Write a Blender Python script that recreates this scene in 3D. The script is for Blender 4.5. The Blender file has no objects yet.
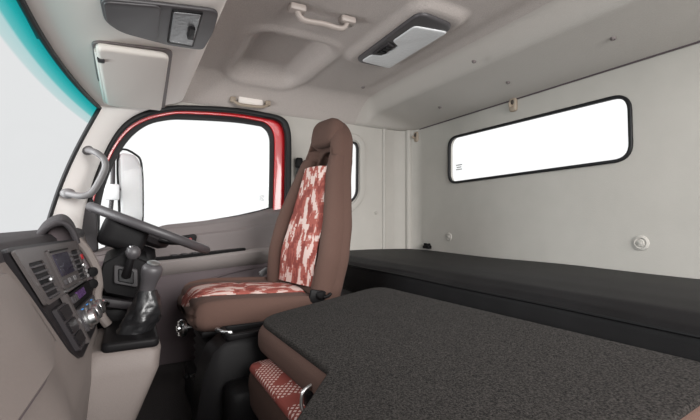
import bpy, bmesh, math, random
from mathutils import Vector, Matrix
random.seed(7)
PI = math.pi
SC = bpy.context.scene
COL = SC.collection
Z0 = 0.75            # eye height above the cab floor; shapes below are written from eye level
YAW = math.radians(28.8)
FPX = 400.0
SN, CS = math.sin(YAW), math.cos(YAW)

# ------------------------------------------------------------------ survey: sight lines of the photo met with real planes
def ray(px, py):
    l = (px - 350) / FPX
    return Vector((SN + l * CS, CS - l * SN, (220 - py) / FPX))
def onY(px, py, Y):
    r = ray(px, py); return r * (Y / r.y)
def onX(px, py, X):
    r = ray(px, py); return r * (X / r.x)
def onZ(px, py, Z):
    r = ray(px, py); return r * (Z / r.z)
def onP(px, py, p, n):
    r = ray(px, py); n = Vector(n); return r * (Vector(p).dot(n) / r.dot(n))

# ------------------------------------------------------------------ materials
def nodes_of(m):
    m.use_nodes = True
    nt = m.node_tree
    return nt, nt.nodes['Principled BSDF']
def mat(name, col, rough=0.6, metal=0.0, noise=0.0, nscale=60.0, bump=0.0, bscale=400.0, spec=0.5, coat=0.0, sheen=0.0):
    m = bpy.data.materials.new(name)
    nt, b = nodes_of(m)
    c = (col[0], col[1], col[2], 1)
    b.inputs['Base Color'].default_value = c
    b.inputs['Roughness'].default_value = rough
    b.inputs['Metallic'].default_value = metal
    b.inputs['Specular IOR Level'].default_value = spec
    b.inputs['Coat Weight'].default_value = coat
    b.inputs['Sheen Weight'].default_value = sheen
    tc = nt.nodes.new('ShaderNodeTexCoord')
    if noise > 0:
        n = nt.nodes.new('ShaderNodeTexNoise'); n.inputs['Scale'].default_value = nscale; n.inputs['Detail'].default_value = 4
        nt.links.new(tc.outputs['Object'], n.inputs['Vector'])
        r = nt.nodes.new('ShaderNodeValToRGB')
        r.color_ramp.elements[0].position = 0.3; r.color_ramp.elements[1].position = 0.7
        r.color_ramp.elements[0].color = tuple(max(0, x * (1 - noise)) for x in col) + (1,)
        r.color_ramp.elements[1].color = tuple(min(1, x * (1 + noise)) for x in col) + (1,)
        nt.links.new(n.outputs['Fac'], r.inputs['Fac']); nt.links.new(r.outputs['Color'], b.inputs['Base Color'])
    if bump > 0:
        n2 = nt.nodes.new('ShaderNodeTexNoise'); n2.inputs['Scale'].default_value = bscale; n2.inputs['Detail'].default_value = 3
        nt.links.new(tc.outputs['Object'], n2.inputs['Vector'])
        bp = nt.nodes.new('ShaderNodeBump'); bp.inputs['Strength'].default_value = bump; bp.inputs['Distance'].default_value = 0.004
        nt.links.new(n2.outputs['Fac'], bp.inputs['Height']); nt.links.new(bp.outputs['Normal'], b.inputs['Normal'])
    return m

def pattern_mat(name, stretch, cell, scale, thr, rot=(0, 0, 0)):
    """red woven cloth with stepped pale patches"""
    m = bpy.data.materials.new(name); nt, b = nodes_of(m)
    tc = nt.nodes.new('ShaderNodeTexCoord')
    mp = nt.nodes.new('ShaderNodeMapping'); mp.inputs['Scale'].default_value = stretch; mp.inputs['Rotation'].default_value = rot
    nt.links.new(tc.outputs['Object'], mp.inputs['Vector'])
    sn = nt.nodes.new('ShaderNodeVectorMath'); sn.operation = 'SNAP'; sn.inputs[1].default_value = (cell, cell, cell)
    nt.links.new(mp.outputs['Vector'], sn.inputs[0])
    n = nt.nodes.new('ShaderNodeTexNoise'); n.inputs['Scale'].default_value = scale; n.inputs['Detail'].default_value = 2.5
    n.inputs['Distortion'].default_value = 0.6
    nt.links.new(sn.outputs[0], n.inputs['Vector'])
    r = nt.nodes.new('ShaderNodeValToRGB'); r.color_ramp.interpolation = 'CONSTANT'
    e = r.color_ramp.elements
    e[0].position = 0; e[0].color = (0.22, 0.055, 0.045, 1)
    e[1].position = thr - 0.10; e[1].color = (0.33, 0.092, 0.073, 1)
    x = e.new(thr - 0.012); x.color = (0.46, 0.20, 0.17, 1)
    x = e.new(thr + 0.015); x.color = (0.62, 0.47, 0.43, 1)
    nt.links.new(n.outputs['Fac'], r.inputs['Fac'])
    # fine weave
    w = nt.nodes.new('ShaderNodeTexNoise'); w.inputs['Scale'].default_value = 700
    nt.links.new(tc.outputs['Object'], w.inputs['Vector'])
    mx = nt.nodes.new('ShaderNodeMix'); mx.data_type = 'RGBA'; mx.blend_type = 'MULTIPLY'; mx.inputs['Factor'].default_value = 0.5
    nt.links.new(r.outputs['Color'], mx.inputs['A']); nt.links.new(w.outputs['Color'], mx.inputs['B'])
    hs = nt.nodes.new('ShaderNodeMix'); hs.data_type = 'RGBA'; hs.blend_type = 'MIX'; hs.inputs['Factor'].default_value = 0.75
    nt.links.new(mx.outputs['Result'], hs.inputs['A']); nt.links.new(r.outputs['Color'], hs.inputs['B'])
    nt.links.new(hs.outputs['Result'], b.inputs['Base Color'])
    b.inputs['Roughness'].default_value = 0.9
    b.inputs['Specular IOR Level'].default_value = 0.2
    return m

def snake_mat(name):
    """red cloth woven with rows of small pale lozenges"""
    m = bpy.data.materials.new(name); nt, b = nodes_of(m)
    tc = nt.nodes.new('ShaderNodeTexCoord')
    mp = nt.nodes.new('ShaderNodeMapping'); mp.inputs['Rotation'].default_value = (0, 0, math.radians(45)); mp.inputs['Scale'].default_value = (88, 88, 1)
    nt.links.new(tc.outputs['Object'], mp.inputs['Vector'])
    br = nt.nodes.new('ShaderNodeTexBrick')
    br.offset = 0.0; br.inputs['Scale'].default_value = 1.0; br.inputs['Mortar Size'].default_value = 0.22
    br.inputs['Brick Width'].default_value = 1.0; br.inputs['Row Height'].default_value = 1.0; br.inputs['Mortar Smooth'].default_value = 0
    br.inputs['Color1'].default_value = (1, 1, 1, 1); br.inputs['Color2'].default_value = (1, 1, 1, 1); br.inputs['Mortar'].default_value = (0, 0, 0, 1)
    nt.links.new(mp.outputs['Vector'], br.inputs['Vector'])
    n = nt.nodes.new('ShaderNodeTexNoise'); n.inputs['Scale'].default_value = 13; n.inputs['Detail'].default_value = 1
    nt.links.new(tc.outputs['Object'], n.inputs['Vector'])
    gt = nt.nodes.new('ShaderNodeMath'); gt.operation = 'GREATER_THAN'; gt.inputs[1].default_value = 0.46
    nt.links.new(n.outputs['Fac'], gt.inputs[0])
    mu = nt.nodes.new('ShaderNodeMath'); mu.operation = 'MULTIPLY'
    nt.links.new(gt.outputs[0], mu.inputs[0]); nt.links.new(br.outputs['Color'], mu.inputs[1])
    mx = nt.nodes.new('ShaderNodeMix'); mx.data_type = 'RGBA'
    mx.inputs['A'].default_value = (0.24, 0.058, 0.047, 1); mx.inputs['B'].default_value = (0.62, 0.47, 0.43, 1)
    nt.links.new(mu.outputs[0], mx.inputs['Factor'])
    nt.links.new(mx.outputs['Result'], b.inputs['Base Color'])
    b.inputs['Roughness'].default_value = 0.9; b.inputs['Specular IOR Level'].default_value = 0.2
    return m

def glass_mat(name, tint=(1, 1, 1), gloss=0.04, band=False, haze=None):
    m = bpy.data.materials.new(name); m.use_nodes = True; nt = m.node_tree
    for n in list(nt.nodes): nt.nodes.remove(n)
    out = nt.nodes.new('ShaderNodeOutputMaterial')
    tr = nt.nodes.new('ShaderNodeBsdfTransparent'); tr.inputs['Color'].default_value = tint + (1,)
    gl = nt.nodes.new('ShaderNodeBsdfGlossy'); gl.inputs['Roughness'].default_value = 0.05
    mx = nt.nodes.new('ShaderNodeMixShader'); mx.inputs['Fac'].default_value = gloss
    nt.links.new(tr.outputs[0], mx.inputs[1]); nt.links.new(gl.outputs[0], mx.inputs[2])
    if band:
        tc = nt.nodes.new('ShaderNodeTexCoord'); sp = nt.nodes.new('ShaderNodeSeparateXYZ')
        nt.links.new(tc.outputs['UV'], sp.inputs[0])
        r = nt.nodes.new('ShaderNodeValToRGB'); e = r.color_ramp.elements
        e[0].position = 0.0; e[0].color = tint + (1,)
        e[1].position = 1.0; e[1].color = (0.006, 0.27, 0.275, 1)
        for p, c in ((0.862, tint), (0.872, (0.50, 0.64, 0.645)), (0.914, (0.42, 0.61, 0.615)), (0.926, (0.11, 0.47, 0.475)), (0.965, (0.02, 0.38, 0.385))):
            x = e.new(p); x.color = tuple(c) + (1,)
        nt.links.new(sp.outputs['Y'], r.inputs['Fac']); nt.links.new(r.outputs['Color'], tr.inputs['Color'])
    nt.links.new(mx.outputs[0], out.inputs['Surface'])
    return m

M = {}
M['liner']   = mat('headliner_cloth', (0.43, 0.388, 0.365), 0.95, noise=0.13, nscale=320, bump=0.45, bscale=260, spec=0.15)
M['visor']   = mat('visor_plastic', (0.66, 0.62, 0.58), 0.65, bump=0.08, bscale=500, spec=0.2)
M['rear']    = mat('rear_lining_cloth', (0.46, 0.432, 0.402), 0.95, noise=0.05, nscale=500, bump=0.3, bscale=260, spec=0.15)
M['wall']    = mat('painted_wall_trim', (0.425, 0.405, 0.375), 0.8, noise=0.025, nscale=10, bump=0.25, bscale=420, spec=0.25)
M['pillar']  = mat('pillar_plastic', (0.88, 0.85, 0.82), 0.6, bump=0.1, bscale=500, spec=0.3)
M['cream']   = mat('cream_plastic', (0.78, 0.73, 0.69), 0.6, bump=0.08, bscale=500, spec=0.3)
M['beige']   = mat('beige_dash_plastic', (0.15, 0.127, 0.117), 0.6, noise=0.04, nscale=300, bump=0.12, bscale=450, spec=0.35)
M['arm']     = mat('armrest_plastic', (0.25, 0.221, 0.212), 0.6, noise=0.04, nscale=300, bump=0.12, bscale=450, spec=0.3)
M['door']    = mat('taupe_door_plastic', (0.162, 0.139, 0.136), 0.6, noise=0.04, nscale=300, bump=0.12, bscale=450, spec=0.35)
M['doorlow'] = mat('dark_taupe_plastic', (0.09, 0.07, 0.075), 0.65, bump=0.12, bscale=450, spec=0.3)
M['black']   = mat('black_plastic', (0.008, 0.0075, 0.008), 0.45, bump=0.1, bscale=600, spec=0.09)
M['pad']     = mat('charcoal_dash_pad', (0.035, 0.031, 0.033), 0.65, bump=0.25, bscale=350, spec=0.25)
M['dark']    = mat('dark_grey_plastic', (0.030, 0.027, 0.029), 0.5, bump=0.08, bscale=500, spec=0.3)
M['stack']   = mat('stack_plastic', (0.010, 0.009, 0.010), 0.38, spec=0.35, bump=0.05, bscale=500)
M['stackrim']= mat('stack_surround_plastic', (0.065, 0.057, 0.056), 0.36, bump=0.04, bscale=500)
M['grey']    = mat('mid_grey_plastic', (0.052, 0.048, 0.051), 0.45)
M['hgrey']   = mat('handle_grey_plastic', (0.15, 0.146, 0.148), 0.45, bump=0.06, bscale=500)
M['rubber']  = mat('black_rubber', (0.008, 0.008, 0.009), 0.5, spec=0.25)
M['brown']   = mat('brown_seat_cloth', (0.092, 0.055, 0.045), 0.95, noise=0.12, nscale=600, bump=0.3, bscale=500, spec=0.08, sheen=0.02)
M['carpet']  = mat('black_carpet', (0.026, 0.0232, 0.0215), 1.0, noise=0.85, nscale=260, bump=1.0, bscale=420, spec=0.0, sheen=0.03)
M['vinyl']   = mat('black_vinyl', (0.012, 0.0112, 0.0116), 0.5, noise=0.15, nscale=9, bump=0.3, bscale=600, spec=0.10)
M['leather'] = mat('black_boot_leather', (0.012, 0.012, 0.013), 0.33, bump=0.5, bscale=60, spec=0.6)
M['red']     = mat('red_body_paint', (0.55, 0.012, 0.018), 0.25, coat=0.6)
M['redmark'] = mat('red_marker', (0.35, 0.015, 0.02), 0.4)
M['chrome']  = mat('chrome', (0.75, 0.75, 0.76), 0.18, metal=1.0)
M['steel']   = mat('brushed_steel', (0.5, 0.5, 0.5), 0.35, metal=1.0)
M['screen']  = mat('display_glass', (0.03, 0.026, 0.04), 0.15, coat=0.5)
M['lcd']     = mat('violet_display', (0.08, 0.035, 0.12), 0.2)
M['blue']    = mat('blue_marker', (0.05, 0.2, 0.5), 0.4)
M['lens']    = mat('lamp_lens', (0.62, 0.63, 0.64), 0.22, bump=0.4, bscale=90, spec=0.5)
M['maplens'] = mat('map_lamp_lens', (0.13, 0.13, 0.135), 0.25, bump=0.4, bscale=60)
M['floor']   = mat('dark_floor_mat', (0.012, 0.009, 0.009), 0.9, noise=0.3, nscale=120, bump=0.4, bscale=200)
M['taupe']   = mat('taupe_handle_plastic', (0.33, 0.285, 0.26), 0.5)
M['hook']    = mat('tan_hook_plastic', (0.30, 0.245, 0.19), 0.5)
M['recess_shade']  = mat('hook_recess_shade', (0.04, 0.032, 0.026), 0.6)  # hook tan darkened to stand for shade in a hollow
M['mirrorb'] = mat('mirror_housing', (0.55, 0.56, 0.57), 0.4)
M['pat_back'] = pattern_mat('red_patterned_back_cloth', (1.0, 1.3, 0.5), 0.006, 24, 0.53)
M['pat_seat'] = pattern_mat('red_patterned_seat_cloth', (0.7, 1.3, 1.0), 0.006, 18, 0.53)
M['snake']   = snake_mat('red_lozenge_cloth')
M['glass']   = glass_mat('clear_glass', (0.985, 0.99, 0.99), 0.006)
M['screen_glass'] = glass_mat('windscreen_glass', (0.725, 0.735, 0.74), 0.008, band=True)
M['stamp']   = mat('glass_stamp', (0.45, 0.46, 0.47), 0.6)

# ------------------------------------------------------------------ mesh helpers (eye-level coordinates)
class MB:
    def __init__(s): s.bm = bmesh.new()
    def box(s, c, size, rot=None, bev=0.0, seg=2):
        pre = set(s.bm.verts)
        r = bmesh.ops.create_cube(s.bm, size=1)
        vs = r['verts']
        for v in vs: v.co = Vector((v.co.x * size[0], v.co.y * size[1], v.co.z * size[2]))
        if bev > 0:
            es = list({e for v in vs for e in v.link_edges})
            bmesh.ops.bevel(s.bm, geom=es, offset=bev, segments=seg, profile=0.5, affect='EDGES')
            vs = [v for v in s.bm.verts if v not in pre]
        mt = (rot.to_matrix() if hasattr(rot, 'to_matrix') else rot) if rot is not None else None
        for v in vs:
            if mt is not None: v.co = mt @ v.co
            v.co += Vector(c)
        return s
    def soft(s, c, half, r, cuts=9, fn=None, rot=None):
        """rounded cushion box"""
        pre = set(s.bm.verts)
        q = bmesh.ops.create_cube(s.bm, size=2); vs = q['verts']
        es = list({e for v in vs for e in v.link_edges})
        bmesh.ops.subdivide_edges(s.bm, edges=es, cuts=cuts, use_grid_fill=True)
        vs = [v for v in s.bm.verts if v not in pre]
        rr = (r, r, r) if not hasattr(r, '__len__') else r
        for v in vs:
            u = v.co.copy()
            p = Vector(); d = Vector()
            for i in range(3):
                # cluster the cuts towards the edges so the rounding is well sampled
                t = math.sin(u[i] * PI / 2)
                w = t * half[i]; lim = half[i] - rr[i]
                p[i] = max(-lim, min(lim, w)); d[i] = (w - p[i]) / rr[i]
            if d.length > 1e-9: d = d.normalized()
            co = Vector(p[i] + d[i] * rr[i] for i in range(3))
            if fn: co = fn(co, u)
            if rot is not None: co = rot @ co
            v.co = co + Vector(c)
        return s
    def tube(s, pts, rad, seg=12, flat=1.0, up=None, cap=True):
        pts = [Vector(p) for p in pts]; n = len(pts)
        rads = rad if hasattr(rad, '__len__') else [rad] * n
        rings = []; prev = Vector(up) if up is not None else None
        for i, p in enumerate(pts):
            t = (pts[min(i + 1, n - 1)] - pts[max(i - 1, 0)]).normalized()
            if prev is None:
                a = Vector((0, 0, 1)) if abs(t.z) < 0.9 else Vector((1, 0, 0))
            else: a = prev
            b = (a - t * a.dot(t)).normalized(); prev = b; c = t.cross(b)
            rings.append([s.bm.verts.new(p + (b * math.cos(k * 2 * PI / seg) * flat + c * math.sin(k * 2 * PI / seg)) * rads[i]) for k in range(seg)])
        s.rings(rings, cap); return s
    def rings(s, rings, cap=True):
        for a, b in zip(rings, rings[1:]):
            m = len(a)
            for k in range(m): s.bm.faces.new((a[k], a[(k + 1) % m], b[(k + 1) % m], b[k]))
        if cap:
            s.bm.faces.new(list(reversed(rings[0]))); s.bm.faces.new(rings[-1])
    def loft(s, secs, cap=True):
        s.rings([[s.bm.verts.new(Vector(p)) for p in q] for q in secs], cap); return s
    def lathe(s, base, axis, prof, seg=24):
        """prof: list of (radius, height along axis)"""
        a = Vector(axis).normalized(); h = Vector((0, 0, 1)) if abs(a.z) < 0.9 else Vector((1, 0, 0))
        b = (h - a * h.dot(a)).normalized(); c = a.cross(b)
        s.rings([[s.bm.verts.new(Vector(base) + a * z + (b * math.cos(k * 2 * PI / seg) + c * math.sin(k * 2 * PI / seg)) * max(r, 1e-4)) for k in range(seg)] for r, z in prof]); return s
    def ball(s, c, rad, seg=16, rot=None):
        q = bmesh.ops.create_uvsphere(s.bm, u_segments=seg, v_segments=seg // 2 + 2, radius=1)
        rr = rad if hasattr(rad, '__len__') else (rad,) * 3
        for v in q['verts']:
            v.co = Vector((v.co.x * rr[0], v.co.y * rr[1], v.co.z * rr[2]))
            if rot is not None: v.co = rot @ v.co
            v.co += Vector(c)
        return s
    def grid(s, fn, nu, nv, uv=False):
        vs = [[s.bm.verts.new(Vector(fn(i / nu, j / nv))) for j in range(nv + 1)] for i in range(nu + 1)]
        lay = s.bm.loops.layers.uv.verify() if uv else None
        for i in range(nu):
            for j in range(nv):
                f = s.bm.faces.new((vs[i][j], vs[i + 1][j], vs[i + 1][j + 1], vs[i][j + 1]))
                if uv:
                    for l, (a, b) in zip(f.loops, ((i, j), (i + 1, j), (i + 1, j + 1), (i, j + 1))): l[lay].uv = (a / nu, b / nv)
        return s
    def plate(s, outer, holes=(), t=0.01, bev=0.0, seg=3, fn=None):
        """flat outline with holes, thickness t along w (w from -t/2 to t/2), rounded rims; fn(u,v,w) places it"""
        cu = bpy.data.curves.new('outline', 'CURVE'); cu.dimensions = '2D'; cu.fill_mode = 'BOTH'
        for poly in [outer] + list(holes):
            sp = cu.splines.new('POLY'); sp.points.add(len(poly) - 1)
            for k, p in enumerate(poly): sp.points[k].co = (p[0], p[1], 0, 1)
            sp.use_cyclic_u = True
        cu.extrude = max(1e-4, t / 2 - bev); cu.bevel_depth = bev; cu.bevel_resolution = seg; cu.offset = -bev
        ob = bpy.data.objects.new('outline', cu); COL.objects.link(ob)
        dg = bpy.context.evaluated_depsgraph_get()
        me = bpy.data.meshes.new_from_object(ob.evaluated_get(dg))
        bpy.data.objects.remove(ob); bpy.data.curves.remove(cu)
        if fn:
            for v in me.vertices: v.co = Vector(fn(v.co.x, v.co.y, v.co.z))
        s.bm.from_mesh(me); bpy.data.meshes.remove(me); return s
    def recalc(s):
        bmesh.ops.remove_doubles(s.bm, verts=s.bm.verts, dist=1e-5)
        bmesh.ops.recalc_face_normals(s.bm, faces=s.bm.faces); return s

def rootloc(o):
    while o.parent: o = o.parent
    return o.location.copy()
def obj(name, mb, m, parent=None, loc=None, smooth=35, sub=0):
    """link ONE mesh object; mesh is written from eye level, origin at loc or at the thing's base"""
    L = rootloc(parent) if parent else (Vector(loc) + Vector((0, 0, Z0)) if loc is not None else None)
    mb.recalc(); me = bpy.data.meshes.new(name)
    if L is None:
        mn = [min(v.co[i] for v in mb.bm.verts) for i in range(3)]; mx = [max(v.co[i] for v in mb.bm.verts) for i in range(3)]
        L = Vector(((mn[0] + mx[0]) / 2, (mn[1] + mx[1]) / 2, mn[2] + Z0))
    for v in mb.bm.verts: v.co += Vector((0, 0, Z0)) - L
    mb.bm.to_mesh(me); mb.bm.free()
    me.materials.append(M[m] if isinstance(m, str) else m)
    for p in me.polygons: p.use_smooth = True
    me.set_sharp_from_angle(angle=math.radians(smooth))
    o = bpy.data.objects.new(name, me); COL.objects.link(o)
    if parent: o.parent = parent
    else: o.location = L
    if sub:
        md = o.modifiers.new('sub', 'SUBSURF'); md.levels = sub; md.render_levels = sub
    return o
def tag(o, label, cat, group=None):
    o['label'] = label; o['category'] = cat
    if group: o['group'] = group
    return o
def struct(o, label=None):
    o['kind'] = 'structure'
    return o
def thing(name, label, cat, loc, group=None):
    o = bpy.data.objects.new(name, None); COL.objects.link(o)
    o.location = Vector(loc) + Vector((0, 0, Z0)); o.empty_display_size = 0.05
    return tag(o, label, cat, group)
def structroot(name, loc):
    o = bpy.data.objects.new(name, None); COL.objects.link(o)
    o.location = Vector(loc) + Vector((0, 0, Z0)); o['kind'] = 'structure'; o.empty_display_size = 0.05
    return o
def rounded(pts, r, n=5):
    """polygon with rounded corners"""
    out = []; m = len(pts)
    for i in range(m):
        p = Vector(pts[i][:2]); a = Vector(pts[i - 1][:2]); b = Vector(pts[(i + 1) % m][:2])
        ri = pts[i][2] if len(pts[i]) > 2 else r
        da = a - p; db = b - p
        q = min(ri, da.length * 0.48, db.length * 0.48)
        if q < 1e-5: out.append((p.x, p.y)); continue
        A = p + da.normalized() * q; B = p + db.normalized() * q
        for k in range(n + 1):
            t = k / n; c = A * (1 - t) ** 2 + p * 2 * t * (1 - t) + B * t * t
            out.append((c.x, c.y))
    return out
def smoothpath(pts, n=6, closed=False):
    P = [Vector(p) for p in pts]; m = len(P); out = []
    rng = range(m) if closed else range(m - 1)
    for i in rng:
        p0 = P[(i - 1) % m] if closed or i > 0 else P[0]; p1 = P[i]; p2 = P[(i + 1) % m]; p3 = P[(i + 2) % m] if closed or i + 2 < m else P[-1]
        for k in range(n):
            t = k / n
            out.append(0.5 * ((2 * p1) + (-p0 + p2) * t + (2 * p0 - 5 * p1 + 4 * p2 - p3) * t * t + (-p0 + 3 * p1 - 3 * p2 + p3) * t ** 3))
    if not closed: out.append(P[-1])
    return out
def sstep(a, b, x):
    t = max(0.0, min(1.0, (x - a) / (b - a))); return t * t * (3 - 2 * t)
def lerp(a, b, t): return a + (b - a) * t

YD = 2.30      # inner face of the driver-side wall
XB = 1.75      # inner face of the rear wall
ZC = 0.76      # headliner
ZS = 0.625     # seam where headliner meets the walls
ZF = -Z0
def xz(px, py, Y=YD):
    p = onY(px, py, Y); return (p.x, p.z)
def yz(px, py, X=XB):
    p = onX(px, py, X); return (p.y, p.z)
def mapY(Y): return lambda u, v, w: (u, Y + w, v)
def mapX(X): return lambda u, v, w: (X + w, u, v)
def mapZ(Z): return lambda u, v, w: (u, v, Z + w)

# ================================================================== SETTING
b = MB(); b.box((0.7, 1.12, ZF - 0.02), (2.5, 2.5, 0.04)); struct(obj('floor', b, 'floor'))

# rear wall with its long window
rw = rounded([yz(449, 138), yz(631, 92.5), yz(633, 160), yz(449, 184)], 0.07, 8)
b = MB(); b.plate([(-0.15, ZF), (2.34, ZF), (2.34, 0.66), (-0.15, 0.66)], [rw], 0.03, 0, fn=mapX(XB + 0.015))
struct(obj('wall_back', b, 'wall'))
def inset(poly, d):
    c = Vector((sum(p[0] for p in poly) / len(poly), sum(p[1] for p in poly) / len(poly)))
    n = len(poly); out = []
    for i in range(n):
        a = Vector(poly[i - 1]); q = Vector(poly[i]); e = Vector(poly[(i + 1) % n])
        t = (e - a)
        if t.length < 1e-9: out.append(tuple(q)); continue
        nn = Vector((-t.y, t.x)).normalized()
        if nn.dot(c - q) < 0: nn = -nn
        out.append(tuple(q + nn * d))
    return out
w1 = structroot('window_1', (XB, 1.4, 0.2))
b = MB(); b.plate(inset(rw, -0.003), [inset(rw, 0.011)], 0.02, 0.004, fn=mapX(XB - 0.002)); obj('window_seal', b, 'rubber', w1)
b = MB(); b.plate(inset(rw, 0.014), [], 0.005, 0, fn=mapX(XB + 0.02)); obj('window_pane', b, 'glass', w1)
b = MB()
for k in range(3):
    q = onX(459, 165 + k * 2.2, XB + 0.014); b.box(q, (0.002, 0.05 - 0.012 * (k % 2), 0.006))
obj('glass_stamp', b, 'stamp', w1)
# seam strip where headliner meets the rear wall
b = MB(); b.tube([(XB - 0.004, -0.1, ZS - 0.001), (XB - 0.004, 2.18, ZS - 0.001)], 0.004, 6); struct(obj('trim_1', b, 'doorlow'))

# driver-side wall: opening of the door and the small rear side window
o_out = [xz(*p) for p in ((80, 300), (82, 232), (87, 200), (97, 168), (110, 140), (124, 122), (142, 112), (164, 107), (185, 105.5), (234, 108), (268, 113.5), (282, 117.5), (289, 127), (291, 150), (290, 215), (288, 300))]
def smoothline(o): return [o[0]] + [(p.x, p.y) for p in smoothpath([Vector((q[0], q[1], 0)) for q in o[1:-1]], 4)] + [o[-1]]
o_out[0] = (o_out[1][0], ZF + 0.06); o_out[-1] = (o_out[-2][0], ZF + 0.06)
o_out = smoothline(o_out)
qw = rounded([xz(322, 141), xz(358, 142), xz(357.5, 196), xz(345, 207), xz(322, 208)], 0.05, 6)
b = MB(); b.plate([(-0.40, ZF), (XB + 0.02, ZF), (XB + 0.02, 0.64), (0.02, 0.64), (-0.07, 0.50), (-0.19, 0.25), (-0.27, -0.02), (-0.40, -0.10)], [o_out, qw], 0.03, 0, fn=mapY(YD + 0.015))
struct(obj('wall_right', b, 'wall'))
w2 = structroot('window_2', (0.95, YD, 0.2))
b = MB(); b.plate(inset(qw, -0.003), [inset(qw, 0.010)], 0.02, 0.004, fn=mapY(YD)); obj('window_seal', b, 'rubber', w2)
b = MB(); b.plate(inset(qw, 0.01), [], 0.005, 0, fn=mapY(YD + 0.02)); obj('window_pane', b, 'glass', w2)
# moulded surround of the small window
b = MB(); b.plate(inset(qw, -0.055), [inset(qw, -0.012)], 0.016, 0.007, fn=mapY(YD - 0.002)); struct(obj('trim_2', b, 'wall'))
# door aperture seal and red body flange behind it
o_s2 = [xz(*p) for p in ((85, 300), (87, 232), (92, 200), (102, 170), (114.5, 144), (128.5, 127), (146, 117), (167, 112), (186, 110.5), (234, 113), (265, 118), (277, 121), (283.5, 129), (285, 150), (284, 215), (282, 300))]
o_s2[0] = (o_s2[1][0], ZF + 0.09); o_s2[-1] = (o_s2[-2][0], ZF + 0.09)
o_s2 = smoothline(o_s2)
b = MB(); b.plate(o_out, [o_s2], 0.035, 0.01, fn=mapY(YD + 0.0)); struct(obj('trim_3', b, 'rubber'))
o_s3 = [xz(*p) for p in ((86.5, 300), (88.5, 232), (93.5, 200), (103.5, 171), (116, 145.5), (130, 128.5), (147.5, 118.6), (168, 113.6), (186, 112.2), (232, 114.8), (258, 119), (268, 122), (275, 131), (276.5, 150), (275, 215), (272, 300))]
o_s3[0] = (o_s3[1][0], ZF + 0.11); o_s3[-1] = (o_s3[-2][0], ZF + 0.11)
o_s3 = smoothline(o_s3)
b = MB(); b.plate(inset(o_out, -0.004), [o_s3], 0.02, 0.004, fn=mapY(YD + 0.04)); struct(obj('trim_4', b, 'red'))

# the door itself
d1 = structroot('door_1', (0.35, YD + 0.03, ZF + 0.12))
fr_o = inset(o_s3, -0.012)
gl = [xz(*p) for p in ((97, 250), (99, 228), (100, 205), (107, 178), (119, 152), (132.5, 134), (149, 122.5), (168, 118), (186, 117.5), (232, 120), (258, 123.5), (266, 126), (271.5, 134), (272.5, 150), (271.5, 207), (262, 210), (240, 215), (205, 221), (170, 226), (140, 234), (115, 244))]
gl = [(p.x, p.y) for p in smoothpath([Vector((q[0], q[1], 0)) for q in gl[:15]], 4)] + gl[15:]
b = MB(); b.plate(fr_o, [gl], 0.02, 0.004, fn=mapY(YD + 0.055)); obj('window_frame', b, 'rubber', d1)
b = MB(); b.plate(inset(gl, -0.008), [], 0.005, 0, fn=mapY(YD + 0.06)); obj('window_pane', b, 'glass', d1)
b = MB()
for k in range(3):
    q = onY(262, 196 + k * 2.0, YD + 0.05); b.box(q, (0.03 - 0.008 * (k % 2), 0.002, 0.005))
obj('glass_stamp', b, 'stamp', d1)
# trim panel: profile swept along the door, belt line falling towards the front
def beltz(x):
    pts = [(-0.25, -0.17), (-0.1, -0.135), (0.0, -0.085), (0.09, -0.052), (0.16, -0.026), (0.33, -0.008), (0.52, 0.018), (0.63, 0.04), (0.71, 0.062), (0.80, 0.08), (0.9, 0.085)]
    for (a, za), (c, zc) in zip(pts, pts[1:]):
        if x <= c: return lerp(za, zc, max(0, (x - a) / (c - a)))
    return pts[-1][1]
XD0, XD1 = -0.24, 0.80
def upper(u, v):
    x = lerp(XD0, XD1, u); zt = beltz(x); zb = -0.24 + 0.04 * u
    z = lerp(zt, zb, v)
    y = YD + 0.045 - 0.05 * sstep(0, 0.12, v) - 0.012 * sstep(0.3, 0.36, v)
    return (x, y, z)
b = MB(); b.grid(upper, 40, 40); obj('upper_panel', b, 'door', d1)
def lower(u, v):
    x = lerp(XD0, XD1, u); z = lerp(-0.20, ZF + 0.004, v)
    bul = 0.03 + 0.045 * math.sin(min(1, v * 1.25) * PI) * sstep(0.0, 0.4, u)
    pocket = 0.0
    return (x, YD - 0.0 - bul - pocket, z)
b = MB(); b.grid(lower, 30, 30); obj('lower_panel', b, 'doorlow', d1)
# armrest: swelling ledge
def armz(x): return -0.212 + 0.05 * sstep(-0.1, 0.8, x)
b = MB()
secs = []
for i in range(31):
    x = lerp(-0.12, 0.79, i / 30); z = armz(x); dep = 0.095 * (0.25 + 0.75 * sstep(-0.12, 0.12, x)) * (1 - 0.35 * sstep(0.6, 0.79, x)); h = 0.085
    base = YD + 0.005
    secs.append([(x, base, z + 0.005), (x, base - dep * 0.85, z), (x, base - dep, z - 0.012), (x, base - dep * 0.97, z - 0.04), (x, base - dep * 0.6, z - h), (x, base, z - h - 0.01)])
b.loft(secs); obj('armrest', b, 'arm', d1, smooth=50)
arm = [o for o in d1.children if o.name.startswith('armrest')][0]
b = MB()
p = rounded([onZ(165, 262, -0.135)[:2], onZ(240, 249, -0.105)[:2]], 0) if False else None
secs = []
for i in range(21):
    t = i / 20; x = lerp(0.05, 0.565, t); z = armz(x); w = 0.028 * math.sin(PI * (0.12 + 0.82 * t)) ** 0.5 + 0.004
    yc = YD - 0.048
    secs.append([(x, yc - w, z), (x, yc - w * 0.8, z + 0.013), (x, yc + w * 0.8, z + 0.015), (x, yc + w, z)])
b.loft(secs); sp = obj('switch_panel', b, 'black', arm, smooth=40)
b = MB()
for k in range(3):
    x = 0.2 + k * 0.05; b.box((x, YD - 0.048, armz(x) + 0.017), (0.03, 0.025, 0.008), bev=0.002)
obj('window_switch', b, 'dark', arm)
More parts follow.
